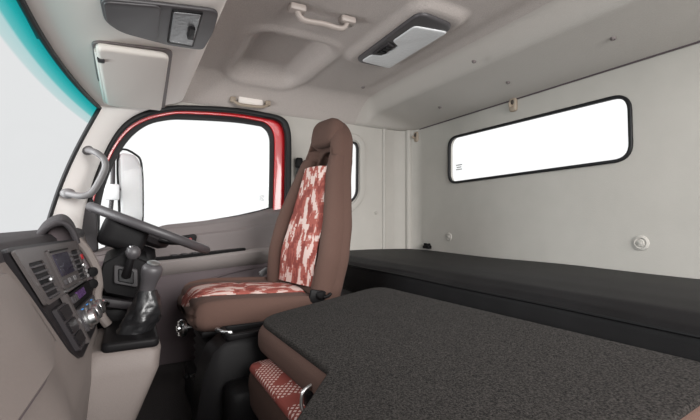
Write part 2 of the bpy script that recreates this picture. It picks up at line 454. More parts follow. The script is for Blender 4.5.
# inside door release
b = MB(); pz = [(lerp(0.225, 0.315, u), z) for u, z in ((0, -0.085), (0.85, -0.074), (1, -0.085), (0.9, -0.135), (0.1, -0.128))]
b.plate(rounded(pz, 0.012), [], 0.014, 0.004, fn=mapY(YD - 0.02)); dh = obj('release_bezel', b, 'black', d1)
b = MB(); b.box((0.278, YD - 0.033, -0.106), (0.014, 0.012, 0.022), Matrix.Rotation(0.5, 3, 'Y'), 0.003); obj('lock_marker', b, 'redmark', dh)
b = MB(); b.box((0.253, YD - 0.031, -0.104), (0.016, 0.012, 0.034), Matrix.Rotation(0.5, 3, 'Y'), 0.004); obj('release_lever', b, 'black', dh)
# lower edge crease under armrest
b = MB(); b.tube([(lerp(0.10, 0.76, t), YD - 0.05 - 0.03 * math.sin(PI * min(1, t * 1.3)), -0.31 + 0.05 * t - 0.22 * (1 - t) ** 4) for t in [i / 16 for i in range(17)]], 0.006, 6); obj('pocket_edge', b, 'doorlow', d1)

# rounded corner trim between the side and rear walls
def corner(u, v):
    z = lerp(ZF, ZS + 0.02, v); a = u * PI / 2; r = 0.14
    return (XB - 0.001 - r + r * math.sin(a), YD - 0.001 - r + r * math.cos(a), z)
b = MB(); b.grid(corner, 12, 4); struct(obj('trim_5', b, 'wall', smooth=60))
for px, nm, rr, mm in ((384, 'trim_6', 0.012, 'wall'), (396, 'trim_7', 0.022, 'wall'), (411, 'trim_13', 0.004, 'doorlow')):
    q = onY(px, 220, YD) if px < 400 else onX(px, 220, XB)
    if px == 396: q = Vector((XB - 0.035, YD - 0.035, 0))
    b = MB(); b.tube([(q.x - 0.003, q.y - 0.004, ZF + 0.5), (q.x - 0.003, q.y - 0.004, ZS)], rr, 12); struct(obj(nm, b, mm, smooth=80))

# headliner: sheet with falling edges, a pressed recess above the driver and a frame around the lamp
def rrect(x, y, cx, cy, hx, hy, r):
    dx = max(abs(x - cx) - (hx - r), 0); dy = max(abs(y - cy) - (hy - r), 0)
    inside = min(max(abs(x - cx) - (hx - r), abs(y - cy) - (hy - r)), 0)
    return math.hypot(dx, dy) + inside - r
LX, LY = 0.99, 1.37
def ceil_fn(u, v):
    x = lerp(0.16, XB + 0.02, u); y = lerp(-0.12, YD + 0.02, v)
    tb = max(0, min(1, (x - 1.30) / (XB - 1.30))); ts = max(0, min(1, (y - 2.08) / (YD - 2.08)))
    db = (0.062 * sstep(0, 0.22, tb) + 0.073 * tb ** 1.5); ds = 0.135 * ts ** 1.7
    drop = (db ** 2.5 + ds ** 2.5) ** (1 / 2.5)
    drop = min(drop, ZC - ZS)
    z = ZC - drop
    d = rrect(x, y, 0.625, 1.84, 0.175, 0.27, 0.08)
    z += 0.075 * (1 - sstep(-0.06, 0.012, d))
    z -= 0.010 * math.exp(-((d - 0.035) / 0.022) ** 2)
    d2 = rrect(x, y, LX, LY, 0.10, 0.27, 0.05)
    z -= 0.020 * (1 - sstep(0.0, 0.045, d2))
    # slight hollow across the roof behind the seats, shaped in to darken the edge
    z += 0.014 * math.exp(-((x - 1.25) / 0.05) ** 2) * (1 - sstep(1.9, 2.1, y))
    return (x, y, z)
US = (1.295 - 0.16) / (XB + 0.02 - 0.16)
b = MB(); b.grid(lambda u, v: ceil_fn(u * US, v), 96, 180); struct(obj('ceiling', b, 'liner', smooth=80))
b = MB(); b.grid(lambda u, v: ceil_fn(lerp(US, 1, u), v), 40, 120); struct(obj('trim_12', b, 'rear', smooth=80))
# roof skin above keeps daylight out
b = MB(); b.box((0.7, 1.1, 0.90), (2.2, 2.7, 0.03)); struct(obj('ceiling_roof', b, 'red'))

# windscreen
def xtop(y): return -0.225 + 0.10 * ((y - 1.1) / 1.0) ** 2
def xbot(y): return -0.455 + 0.12 * ((y - 1.1) / 1.05) ** 2
def wtop(y): return Vector((xtop(y), y, 0.50))
def wbot(y): return Vector((xbot(y), y, -0.06))
def ytop(u): return lerp(-0.05, 2.09, u)
def ybot(u): return lerp(-0.12, 2.16, u)
def ws(u, v):
    p = wbot(ybot(u)).lerp(wtop(ytop(u)), v); p.x -= 0.02 * math.sin(PI * v); return p
w3 = structroot('window_3', (-0.3, 1.1, 0.0))
b = MB(); b.grid(ws, 40, 30, uv=True)
obj('windscreen_pane', b, 'screen_glass', w3)
b = MB(); rim = [ws(u / 40, 1) for u in range(41)] + [ws(1, 1 - v / 24) for v in range(1, 25)]
b.tube([p + Vector((0.008, -0.003, -0.003)) for p in rim], 0.009, 8); obj('windscreen_seal', b, 'rubber', w3)

# A pillar trim between windscreen and door
pD = [xz(*p) for p in ((83, 240), (88, 200), (98, 168), (111, 140), (125, 122), (143, 112), (165, 107))]
pD = [Vector((p[0], YD, p[1])) for p in pD]
pD = smoothpath(pD, 6)
def pil(u, v):
    i = v * (len(pD) - 1); k = min(int(i), len(pD) - 2); D = pD[k].lerp(pD[k + 1], i - k)
    W = ws(1, min(1.0, v * 1.12)); 
    if v * 1.12 > 1: W = W + Vector((0.09, 0.03, 0.03)) * ((v * 1.12 - 1) / 0.12)
    p = W.lerp(D, u); n = (D - W).normalized().cross(Vector((0, 0, 1))).normalized()
    p = p - n * 0.0 + Vector((0.05, -0.03, 0)) * math.sin(PI * u) * 0.7
    return p
b = MB(); b.grid(pil, 16, 40); struct(obj('trim_8', b, 'pillar', smooth=80))
# dark corner panel ahead of the door glass
cq = [xz(*p) for p in ((72, 256), (99, 250), (98, 226), (96, 208), (92, 195), (83, 215))]
b = MB(); b.plate(rounded(cq, 0.01), [], 0.02, 0.006, fn=mapY(YD - 0.028)); struct(obj('trim_9', b, 'dark'))

# overhead header shelf (moulded with the cab) with visor, flap and lamp
HL = 0.245
def hz(s, y): return 0.505 + 0.105 * s
def header(u, v):
    y = lerp(-0.1, 2.288, v); a = xtop(min(2.09, max(y, -0.05))) + 0.012
    prof = [(0, 0, 0.0), (0.15, 0, 0), (0.3, 0, 0), (0.45, 0, 0), (0.6, 0, 0), (0.75, 0, 0), (0.86, 0, 0), (0.93, 0, 0.003), (0.975, 0, 0.010), (1.0, 0, 0.026), (1.02, 0, 0.06), (1.02, 0, 0.11), (1.01, 0, 0.17)]
    i = u * (len(prof) - 1); k = min(int(i), len(prof) - 2); t = i - k
    s = lerp(prof[k][0], prof[k + 1][0], t); up = lerp(prof[k][2], prof[k + 1][2], t)
    x = lerp(a, HL, s); z = hz(min(s, 1), y) + up
    e = sstep(2.225, 2.288, y)             # far end rounds upwards
    z += 0.05 * e ** 2.0 * (0.35 + 0.65 * s)
    return (x, y, z)
b = MB(); b.grid(header, 36, 90); struct(obj('trim_10', b, 'cream', smooth=60))
hn = Vector((0.105, 0, -(HL + 0.21))).normalized(); hp = Vector((HL, 1.2, 0.61))
def onH(px, py, off=0.0): return onP(px, py, hp + hn * off, hn)
def headplate(pix, t, bev, off, r=0.02, holes=()):
    ex = Vector((HL + 0.21, 0, 0.105)).normalized()
    def to2(p): d = p - hp; return (d.dot(ex), d.y)
    o = rounded([to2(onH(*q[:2], off)) for q in pix], r)
    h = [rounded([to2(onH(*q[:2], off)) for q in hh], r * 0.8) for hh in holes]
    mb = MB(); mb.plate(o, h, t, bev, fn=lambda u, v, w: hp + ex * u + Vector((0, v, 0)) + hn * (off - w)); return mb
vis = thing('sun_visor', 'closed pale grey sun visor under the front header above the windscreen', 'sun visor', onH(135, 75, 0.02))
obj('visor_board', headplate([(95, 45), (169, 55), (161, 109), (106, 103)], 0.024, 0.011, 0.02, 0.03), 'visor', vis)
b = MB(); b.tube([onH(96.5, 50, 0.016), onH(105, 102, 0.016)], 0.007, 10); obj('pivot_rod', b, 'cream', vis)
q = onH(101, 60, 0.03); b = MB(); b.box(q, (0.02, 0.03, 0.012), bev=0.004); obj('pivot_clip', b, 'dark', vis)
# shallow tray behind visor
tr = headplate([(91, 40), (173, 50), (164, 113), (101, 106)], 0.008, 0.003, 0.004, 0.035); struct(obj('trim_11', tr, 'door'))
oc = thing('overhead_console', 'dark grey oblong storage flap and map lamp panel set in the front header', 'overhead console', onH(160, 22, 0.01))
obj('panel', headplate([(99, -3), (160, 3), (219, 10), (214, 30), (203, 49), (168, 44), (120, 31), (104, 20)], 0.012, 0.005, 0.006, 0.03), 'grey', oc)
obj('flap', headplate([(102, 0), (161, 5), (157, 40), (122, 30), (106, 20)], 0.012, 0.004, 0.010, 0.02), 'grey', oc)
lm = obj('map_lamp', headplate([(172, 9), (203, 12), (193, 46), (167, 42)], 0.010, 0.003, 0.012, 0.008), 'black', oc)
obj('lens', headplate([(173.5, 11), (201, 14), (192, 44.5), (169, 40.5)], 0.010, 0.003, 0.015, 0.006), 'maplens', lm)
obj('rocker_switch', headplate([(189, 26), (195, 27), (193, 38), (187, 37)], 0.016, 0.002, 0.02, 0.003), 'black', lm)

# ================================================================== BUNK
bx0, bx1 = 1.03, XB - 0.004
bt = -0.197
bm_ = thing('bunk_mattress', 'long black vinyl bunk mattress with a stitched front edge under the rear window', 'mattress', (1.38, 1.05, -0.40))
b = MB()
def mattop(u, v):
    y = lerp(-0.15, YD - 0.012, v)
    pr = [(bx0 + 0.012, -0.385), (bx0, -0.36), (bx0 - 0.004, -0.30), (bx0, -0.245), (bx0 + 0.006, -0.236), (bx0 + 0.02, -0.222), (bx0 + 0.06, bt - 0.006), (bx0 + 0.16, bt + 0.002), (bx0 + 0.35, bt + 0.004), (bx1 - 0.15, bt), (bx1 - 0.03, bt - 0.004), (bx1, bt - 0.018), (bx1, -0.385)]
    i = u * (len(pr) - 1); k = min(int(i), len(pr) - 2); t = i - k
    x = lerp(pr[k][0], pr[k + 1][0], t); z = lerp(pr[k][1], pr[k + 1][1], t)
    e = sstep(YD - 0.05, YD - 0.012, y); z -= 0.02 * e * (z > -0.24)
    x += 0.003 * math.sin(y * 9 + 1.3) * (u < 0.4); z += 0.0025 * math.sin(y * 7) * math.sin(x * 8) * (u > 0.5)
    return (x, y, z)
b.grid(mattop, 48, 60); obj('cover', b, 'vinyl', bm_, smooth=60)
b = MB(); b.tube([(bx0 - 0.001 + 0.003 * math.sin(y * 9 + 1.3), y, -0.2405) for y in [lerp(-0.15, YD - 0.02, i / 50) for i in range(51)]], 0.0045, 8); obj('piping', b, 'black', bm_)
# bunk base box
b = MB(); b.box(((bx0 + XB) / 2, 1.08, (-0.385 + ZF) / 2), (XB - bx0 - 0.06, 2.38, -0.385 - ZF - 0.002), bev=0.01); tag(obj('bunk_box', b, 'dark'), 'dark box that carries the black bunk mattress behind the seats', 'bunk box')

# ================================================================== FOLDED BENCH
bn = thing('bench_seat', 'two-place passenger bench with its black carpeted backrest folded flat over the patterned cushion', 'seat', (0.55, 0.75, ZF))
def pz(x): return -0.31 + 0.107 * (x - 0.365)
def bmap(off): return lambda u, v, w: (u, v, pz(u) + off + w)
outl = rounded([(0.332, 1.252, 0.10), (0.86, 1.32, 0.09), (0.90, 0.24, 0.08), (0.10, 0.245, 0.12), (0.12, 0.50, 0.08), (0.345, 0.742, 0.012)], 0.06, 10)
def smallin(poly, d): return inset(poly, d)
b = MB(); b.plate(outl, [], 0.09, 0.036, 5, bmap(-0.048)); sh = obj('backrest', b, 'brown', bn, smooth=60)
b = MB(); b.plate(smallin(rounded([(0.338, 1.252, 0.10), (0.86, 1.32, 0.09), (0.90, 0.258, 0.08), (0.10, 0.262, 0.12), (0.12, 0.50, 0.08), (0.345, 0.742, 0.012)], 0.06, 10), 0.010), [], 0.016, 0.007, 4, bmap(-0.004)); obj('carpet_panel', b, 'carpet', bn, smooth=60)
# buckle strap tucked into the side of the folded back
b = MB(); sp0 = Vector((0.335, 0.79, -0.388))
b.tube(smoothpath([sp0 + Vector((0.01, 0.01, 0.03)), sp0 + Vector((-0.012, 0.006, 0.02)), sp0 + Vector((-0.016, 0.0, -0.012)), sp0 + Vector((0.005, -0.004, -0.02))], 5), 0.004, 10); obj('release_loop', b, 'steel', bn)
b = MB(); b.box(sp0 + Vector((0.006, 0.012, 0.0)), (0.02, 0.03, 0.035), bev=0.006); obj('release_housing', b, 'black', bn)
b = MB()
def cushfn(co, u):
    co.z += 0.02 * (1 - (u.x) ** 2) * (1 - u.y ** 2) * (u.z > 0)
    return co
b.soft((0.600, 0.955, -0.494), (0.300, 0.245, 0.075), 0.05, 11, cushfn); cu = obj('cushion', b, 'brown', bn, smooth=80)
b = MB()
def capfn(x, y, w):
    return (x, y, -0.4045 + 0.006 - 0.026 * max(0, (0.365 - x) / 0.07) ** 2.4 - 0.03 * max(0, (y - 1.10) / 0.08) ** 2.2 + w)
oc2 = rounded([(0.297, 0.72, 0.05), (0.297, 1.188, 0.07), (0.7, 1.185, 0.02), (0.7, 0.72, 0.02)], 0.04, 8)
b.plate(oc2, [], 0.016, 0.006, 3, lambda u, v, w: (u, v, w))
bmesh.ops.triangulate(b.bm, faces=b.bm.faces[:])
bmesh.ops.subdivide_edges(b.bm, edges=[e for e in b.bm.edges if e.calc_length() > 0.05], cuts=3)
for v in b.bm.verts: v.co = Vector(capfn(v.co.x, v.co.y, v.co.z))
obj('patterned_panel', b, 'snake', cu, smooth=60)
b = MB(); b.soft((0.585, 0.48, -0.515), (0.30, 0.23, 0.075), 0.05, 9, cushfn); obj('cushion', b, 'brown', bn, smooth=80)
b = MB(); b.box((0.62, 0.76, -0.665), (0.42, 0.80, 0.17), bev=0.02); obj('seat_base', b, 'black', bn)
b = MB(); b.soft((0.31, 1.205, -0.615), (0.07, 0.06, 0.13), 0.035, 7); obj('side_cover', b, 'black', bn, smooth=80)

# ================================================================== STORAGE BOX BETWEEN SEATS
sb = thing('storage_box', 'black plastic storage box with open tray between driver seat and bench', 'storage box', (0.32, 1.35, ZF))
b = MB()
secs = []
for y, ins in ((1.275, 0.012), (1.285, 0.0), (1.405, 0.0), (1.415, 0.012)):
    secs.append([(x, y, z) for x, z in ((0.185 + ins, ZF + 0.001), (0.175 + ins, -0.60), (0.195 + ins, -0.48), (0.225 + ins, -0.41 - ins), (0.26, -0.385 - ins), (0.30, -0.38 - ins), (0.60, -0.375 - ins), (0.60, ZF + 0.001))])
b.loft(secs); obj('body', b, 'black', sb, smooth=40)
b = MB(); b.plate(rounded([(0.265, 1.285), (0.58, 1.285), (0.58, 1.405), (0.265, 1.405)], 0.02), [rounded([(0.28, 1.297), (0.57, 1.297), (0.57, 1.393), (0.28, 1.393)], 0.015)], 0.022, 0.005, fn=mapZ(-0.372)); obj('tray_rim', b, 'black', sb)
b = MB(); b.tube(smoothpath([(0.262, 1.40, -0.368), (0.25, 1.37, -0.362), (0.262, 1.335, -0.362), (0.29, 1.325, -0.366)], 5), 0.006, 8); obj('latch', b, 'steel', sb)

# ================================================================== DRIVER SEAT
SY = 1.69
ds = thing('driver_seat', 'high-backed brown driver seat with red and white patterned centre panels', 'seat', (0.45, SY, ZF))
TILT = math.radians(11.5)
B0 = Vector((0.640, SY, -0.30))     # foot of the backrest, front face
upv = Vector((math.sin(TILT), 0, math.cos(TILT))); fwd = Vector((-math.cos(TILT), 0, math.sin(TILT)))
TURN = 0.16      # the back is turned a little towards the passenger side
def bk(y, h, w): return B0 + upv * h + Vector((-TURN * y, y + TURN * -w, 0)) + fwd * w
def halfw(h):
    pts = [(-0.06, 0.20), (0.0, 0.225), (0.15, 0.24), (0.30, 0.222), (0.42, 0.185), (0.52, 0.155), (0.62, 0.136), (0.70, 0.118), (0.75, 0.09), (0.785, 0.048), (0.797, 0.0)]
    for (a, wa), (c, wc) in zip(pts, pts[1:]):
        if h <= c: return lerp(wa, wc, (h - a) / (c - a))
    return 0
hs = [-0.05, 0, 0.08, 0.15, 0.22, 0.30, 0.36, 0.42, 0.47, 0.52, 0.57, 0.62, 0.66, 0.70, 0.735, 0.76, 0.785]
ol = [(halfw(h), h) for h in hs] + [(0.02, 0.796), (-0.02, 0.796)] + [(-halfw(h), h) for h in reversed(hs)]
ol = [(p.x, p.y) for p in smoothpath([Vector((a, c, 0)) for a, c in ol], 3, True)]
hole = rounded([(-0.07, 0.555), (0.07, 0.555), (0.068, 0.60), (0.035, 0.645), (-0.035, 0.645), (-0.068, 0.60)], 0.02, 5)
b = MB(); b.plate(ol, [hole], 0.115, 0.045, 6, lambda u, v, w: bk(u, v, -0.058 + w * (0.25 if abs(u) < 0.082 and 0.53 < v < 0.66 else 1))); br = obj('backrest', b, 'brown', ds, smooth=70)
# side bolsters
for s in (-1, 1):
    b = MB(); secs = []
    for i in range(25):
        t = i / 24; h = lerp(0.0, 0.60, t); wd = 0.050 * (1 - 0.30 * t); out = halfw(h) - wd * 0.92
        pr = 0.052 * (math.sin(PI * min(1, 0.15 + t * 0.85)) ** 0.7 if t < 0.999 else 0) * (1 - 0.35 * t) * (1.0 if s > 0 else 0.45) + 0.006
        cy = s * out
        ring = []
        for k in range(16):
            a = k * 2 * PI / 16
            ring.append(bk(cy + wd * math.cos(a), h, -0.03 + (pr + 0.03) * math.sin(a)))
        secs.append(ring)
    b.loft(secs); obj('bolster', b, 'brown', ds, smooth=80)
# head pad
b = MB(); b.soft((0, 0, 0), (0.098, 0.066, 0.04), (0.06, 0.05, 0.03), 8)
for v in b.bm.verts: v.co = bk(v.co.x, 0.722 + v.co.y, -0.025 + v.co.z)
obj('head_pad', b, 'brown', ds, smooth=80)
# patterned panel of the back
b = MB()
def insf(u, v):
    h = lerp(0.02, 0.548, v); hw = max(0.07, halfw(h) * 0.66 - 0.012); y = lerp(-hw - 0.010, hw, u)
    return bk(y, h, 0.014 + 0.010 * (1 - (2 * u - 1) ** 2) - 0.012 * (abs(2 * u - 1) ** 8) + 0.012 * math.exp(-((h - 0.16) / 0.1) ** 2) - 0.004 * math.exp(-((h - 0.34) / 0.008) ** 2))
b.grid(insf, 20, 60); obj('patterned_panel', b, 'pat_back', ds, smooth=80)
# cushion
b = MB()
def dcf(co, u):
    x, y, z = co
    z += (0.034 if u.y > 0 else 0.012) * (abs(u.y) ** 3) * (u.z > 0.3) * (0.4 + 0.6 * sstep(-0.9, -0.2, u.x))              # raised side rolls
    z -= 0.035 * max(0, -u.x) ** 3 * (u.z > 0) * 1.0        # nose falls away
    z -= 0.02 * u.x * 1.0
    y *= 1 - 0.10 * max(0, -u.x) ** 3
    return Vector((x, y, z))
b.soft((0.43, SY, -0.352), (0.255, 0.235, 0.062), (0.06, 0.06, 0.045), 13, dcf); dc = obj('cushion', b, 'brown', ds, smooth=80)
b = MB()
def sif(u, v):
    x = lerp(0.178, 0.64, u); y = SY + lerp(-0.15, 0.15, v) * (1 - 0.12 * (1 - u) ** 3)
    ux = (x - 0.43) / 0.255
    zt = -0.290 - 0.035 * max(0, -ux) ** 3 - 0.02 * ux
    nose = max(0, (0.235 - x) / 0.057); zt -= 0.050 * nose ** 2.2
    zt += 0.010 * (1 - (2 * v - 1) ** 2) + 0.008 - 0.016 * abs(2 * v - 1) ** 8 - 0.006 * math.exp(-((x - 0.42) / 0.012) ** 2)
    return (x, y, zt)
b.grid(sif, 48, 20); obj('patterned_panel', b, 'pat_seat', ds, smooth=80)
# suspension base with bellows
b = MB(); secs = []
for i in range(15):
    t = i / 14; z = lerp(-0.40, -0.62, t); k = 0.012 * (1 if i % 2 else -1); hx = 0.19 + k; hy = 0.17 + k
    secs.append([(0.44 + x, SY + y, z) for x, y in [(p[0], p[1]) for p in rounded([(-hx, -hy), (hx, -hy), (hx, hy), (-hx, hy)], 0.05, 4)]])
b.loft(secs); obj('bellows', b, 'rubber', ds, smooth=30)
b = MB(); b.box((0.44, SY, (-0.62 + ZF) / 2), (0.46, 0.40, 0.13), bev=0.012); obj('seat_base', b, 'black', ds)
b = MB(); b.box((0.44, SY, -0.407), (0.44, 0.40, 0.022), bev=0.008); obj('seat_pan', b, 'black', ds)
# recliner hinges and lever
for s in (-1, 1):
    b = MB(); b.box((0.655, SY + s * 0.222, -0.315), (0.07, 0.018, 0.07), Matrix.Rotation(TILT, 3, 'Y'), 0.008); h_ = obj('recliner', b, 'black', ds)
    if s < 0:
        b = MB(); b.lathe((0.665, SY - 0.233, -0.30), (0, -1, 0), [(0.0, 0), (0.016, 0), (0.017, 0.005), (0.012, 0.010), (0, 0.011)], 20); obj('recliner_knob', b, 'black', h_)
        b = MB(); b.tube([(0.68, SY - 0.235, -0.31), (0.70, SY - 0.24, -0.305), (0.71, SY - 0.24, -0.295)], 0.007, 8); obj('recliner_lever', b, 'black', h_)
# front weight-adjust knob on a shaft
kp = onY(182, 328, 1.55)
b = MB(); b.tube([kp + Vector((0.005, 0, 0)), kp + Vector((0.14, 0.02, 0.005))], 0.006, 10); kn = obj('adjuster_shaft', b, 'steel', ds)
b = MB(); b.lathe(kp + Vector((0.012, 0, 0)), (-1, -0.25, 0.05), [(0.0, 0), (0.022, 0), (0.03, 0.004), (0.031, 0.016), (0.027, 0.022), (0.012, 0.024), (0.010, 0.03), (0, 0.031)], 24); obj('adjuster_knob', b, 'chrome', kn)
kq = onY(187, 377, 1.58)
b = MB(); b.tube([kq, kq + Vector((0.09, 0.03, 0.002))], 0.005, 8); sl = obj('slide_bar', b, 'steel', ds)
b = MB(); b.ball(kq, 0.011, 12); obj('bar_end', b, 'black', sl)

# ================================================================== DASHBOARD
da = thing('dashboard', 'beige dashboard with charcoal top and black centre stack below the windscreen', 'dashboard', (-0.15, 1.1, ZF))
# pad
b = MB()
def padf(u, v):
    y = lerp(0.0, 2.2, v); a = xbot(y) + 0.02
    pr = [(0, -0.055), (0.25, -0.040), (0.55, -0.034), (0.8, -0.036), (0.93, -0.042), (0.985, -0.055), (1.0, -0.075)]
    i = u * (len(pr) - 1); k = min(int(i), len(pr) - 2); t = i - k
    return (lerp(a, -0.185, lerp(pr[k][0], pr[k + 1][0], t)), y, lerp(pr[k][1], pr[k + 1][1], t))
b.grid(padf, 24, 40); obj('dash_pad', b, 'pad', da, smooth=60)
# body: profile along y
def bodyprof(y):
    A = [(-0.190, -0.062), (-0.172, -0.10), (-0.150, -0.15), (-0.125, -0.21), (-0.100, -0.27), (-0.085, -0.33), (-0.085, -0.40), (-0.095, -0.50), (-0.13, -0.62), (-0.17, ZF + 0.002)]
    Dv = [(-0.190, -0.062), (-0.178, -0.10), (-0.168, -0.14), (-0.160, -0.19), (-0.165, -0.24), (-0.185, -0.29), (-0.23, -0.34), (-0.27, -0.42), (-0.30, -0.55), (-0.32, ZF + 0.002)]
    t = sstep(1.42, 1.52, y)
    sw = 0.030 * (1 - sstep(0.62, 0.86, y))       # passenger side swells
    return [(lerp(p[0], q[0], t) + sw * math.sin(PI * i / 9), lerp(p[1], q[1], t)) for i, (p, q) in enumerate(zip(A, Dv))]
def bodyf(u, v):
    y = lerp(0.0, 2.24, v); pr = bodyprof(y); i = u * 9; k = min(int(i), 8); t = i - k
    return (lerp(pr[k][0], pr[k + 1][0], t), y, lerp(pr[k][1], pr[k + 1][1], t))
b = MB(); b.grid(bodyf, 36, 112); obj('dash_panel', b, 'beige', da, smooth=60)
# glove box lid outline: raised panel on the passenger side
def gp(u, v):
    q = bodyf(lerp(0.05, max(0.2, 0.345 - 0.07 * (1 - v)), u), lerp(0.02, lerp(0.350, 0.381, u ** 0.7), v))
    e = min(u * 1.0, (1 - u) * 1.0, (1 - v) * 2.2); r = sstep(0, 0.035, e)
    return Vector(q) + Vector((0.018 * r - 0.002, 0, 0.004 * r))
b = MB(); b.grid(gp, 40, 40); obj('glove_lid', b, 'beige', da, smooth=40)
b = MB(); b.tube([gp(i / 30, 1) + Vector((0.006, 0.001, 0)) for i in range(31)] + [gp(1, 1 - i / 40) + Vector((0.006, 0, -0.001)) for i in range(1, 41)], 0.003, 6); obj('lid_gap_shade', b, 'doorlow', da)  # dark tube stands in for the shadow line along the lid edge
# centre column under the gear lever
b = MB(); secs = []
for z, x1, y0, y1, x0 in ((-0.338, 0.062, 1.205, 1.47, -0.10), (-0.350, 0.075, 1.192, 1.49, -0.10), (-0.40, 0.070, 1.188, 1.49, -0.12), (-0.50, 0.028, 1.185, 1.48, -0.14), (-0.60, -0.015, 1.18, 1.47, -0.16), (ZF + 0.002, -0.06, 1.175, 1.46, -0.18)):
    secs.append([(p[0], p[1], z) for p in rounded([(x0, y0), (x1, y0), (x1, y1), (x0, y1)], 0.035, 5)])
b.loft(secs); obj('centre_column', b, 'beige', da, smooth=50)
# ---- centre stack
SL = [Vector((-0.178, 0.865, -0.057)), Vector((-0.136, 1.29, -0.062))]      # top edge
c_tl, c_tr = onY(4, 256, 0.875), onY(71, 244, 1.30)
c_bl, c_br = onY(72, 362, 0.965), onY(95, 322, 1.31)
def st(u, v, w=0.0):
    """u across towards the driver, v down, w out of the face"""
    a = c_tl.lerp(c_tr, u); c = c_bl.lerp(c_br, u); p = a.lerp(c, v)
    n = (c_tr - c_tl).cross(c_bl - c_tl).normalized()
    if n.x < 0: n = -n
    return p + n * w
def sq(u0, v0, u1, v1): return [(u0, v0), (u1, v0), (u1, v1), (u0, v1)]
def splate(mb, poly, r, t, bev, off, holes=()):
    return mb.plate(rounded(poly, r, 4), [rounded(h, r * 0.8, 4) for h in holes], t, bev, 2, lambda u, v, w: st(u, v, off + w))
SCL = 0.02
def stackplate(poly, r, w0, w1, holes=()):
    """prism on the stack face between heights w0 and w1"""
    mb = MB(); mb.plate(rounded(poly, r, 4), [rounded(h, r * 0.8, 4) for h in holes], 2.0, 0, 2, lambda u, v, w: st(u, v, w1 if w > 0 else w0)); return mb
cs = obj('centre_stack', stackplate([(-0.01, -0.05), (1.02, -0.05), (1.05, 0.86), (0.85, 1.02), (0.12, 1.05), (-0.01, 0.92)], 0.06, -0.03, 0.008), 'stack', da)
obj('stack_surround', stackplate([(0.0, -0.02), (0.99, -0.02), (1.0, 0.46), (0.0, 0.46)], 0.03, 0.010, 0.016, [sq(0.06, 0.10, 0.26, 0.43), sq(0.33, 0.03, 0.71, 0.42), sq(0.78, 0.08, 0.95, 0.43)]), 'stackrim', cs)
for (u0, u1) in ((0.06, 0.26), (0.78, 0.95)):
    vt = obj('air_vent', stackplate(sq(u0, 0.09, u1, 0.44), 0.02, 0.0, 0.013), 'rubber', da)
    vt.parent = da
    for k in range(6):
        v = 0.13 + k * 0.055
        obj('vane', stackplate(sq(u0 + 0.01, v, u1 - 0.01, v + 0.016), 0.004, 0.010, 0.019), 'grey', vt)
    b = MB(); b.box(st((u0 + u1) / 2, 0.275, 0.024), (0.006, 0.022, 0.007), bev=0.002); obj('vane_tab', b, 'steel', vt)
ra = obj('radio', stackplate(sq(0.335, 0.035, 0.705, 0.415), 0.02, 0.008, 0.020), 'stackrim', da)
obj('screen', stackplate(sq(0.375, 0.08, 0.64, 0.30), 0.01, 0.018, 0.0225), 'screen', ra)
obj('disc_slot', stackplate(sq(0.36, 0.045, 0.68, 0.062), 0.005, 0.018, 0.022), 'black', ra)
for k in range(5): obj('button', stackplate(sq(0.37 + k * 0.058, 0.335, 0.415 + k * 0.058, 0.385), 0.006, 0.018, 0.024), 'hgrey' if k % 2 else 'grey', ra)
for k in range(4): obj('button', stackplate(sq(0.66, 0.10 + k * 0.055, 0.695, 0.14 + k * 0.055), 0.006, 0.018, 0.024), 'grey', ra)
obj('chrome_trim', stackplate(sq(0.33, 0.430, 0.74, 0.452), 0.006, 0.012, 0.022), 'steel', da)
cl = obj('control_panel', stackplate(sq(0.34, 0.48, 0.95, 0.62), 0.02, 0.008, 0.018), 'black', da)
obj('display', stackplate(sq(0.50, 0.50, 0.72, 0.58), 0.01, 0.016, 0.021), 'lcd', cl)
for k in range(3): obj('button', stackplate(sq(0.36 + k * 0.045, 0.51, 0.395 + k * 0.045, 0.58), 0.006, 0.016, 0.022), 'grey', cl)
hz_ = obj('climate_panel', stackplate(sq(0.42, 0.66, 0.97, 0.92), 0.03, 0.008, 0.018), 'grey', da)
for k in range(3):
    c = st(0.54 + k * 0.165, 0.81, 0.018); n = (st(0.5, 0.8, 1) - st(0.5, 0.8, 0))
    b = MB(); b.lathe(c, n, [(0.0, 0), (0.027, 0), (0.027, 0.004), (0.021, 0.007), (0.019, 0.018), (0.014, 0.020), (0, 0.020)], 24); kb = obj('climate_knob', b, 'steel', hz_)
    b = MB(); b.box(c + n * 0.0205, (0.003, 0.004, 0.015), bev=0.001); obj('knob_marker', b, 'black', kb)
for k in range(3): obj('blue_key', stackplate(sq(0.48 + k * 0.16, 0.68, 0.51 + k * 0.16, 0.695), 0.005, 0.016, 0.021), 'blue', hz_)
po = obj('storage_slot', stackplate(sq(0.07, 0.52, 0.27, 0.96), 0.03, 0.008, 0.016), 'dark', da)
for k in range(3): obj('blank_key', stackplate(sq(0.085, 0.54 + k * 0.135, 0.255, 0.65 + k * 0.135), 0.012, 0.014, 0.020), 'stack', po)
obj('stack_rib', stackplate(sq(0.295, 0.46, 0.335, 0.99), 0.01, 0.008, 0.02), 'stackrim', da)
hzb = obj('hazard_switch', stackplate(sq(0.965, 0.15, 1.01, 0.215), 0.01, 0.010, 0.018), 'redmark', da)
for k in range(3):
    c = st(0.985, 0.30 + k * 0.06, 0.014); b = MB(); b.ball(c, 0.007, 10); obj('toggle_knob', b, 'hgrey', da)
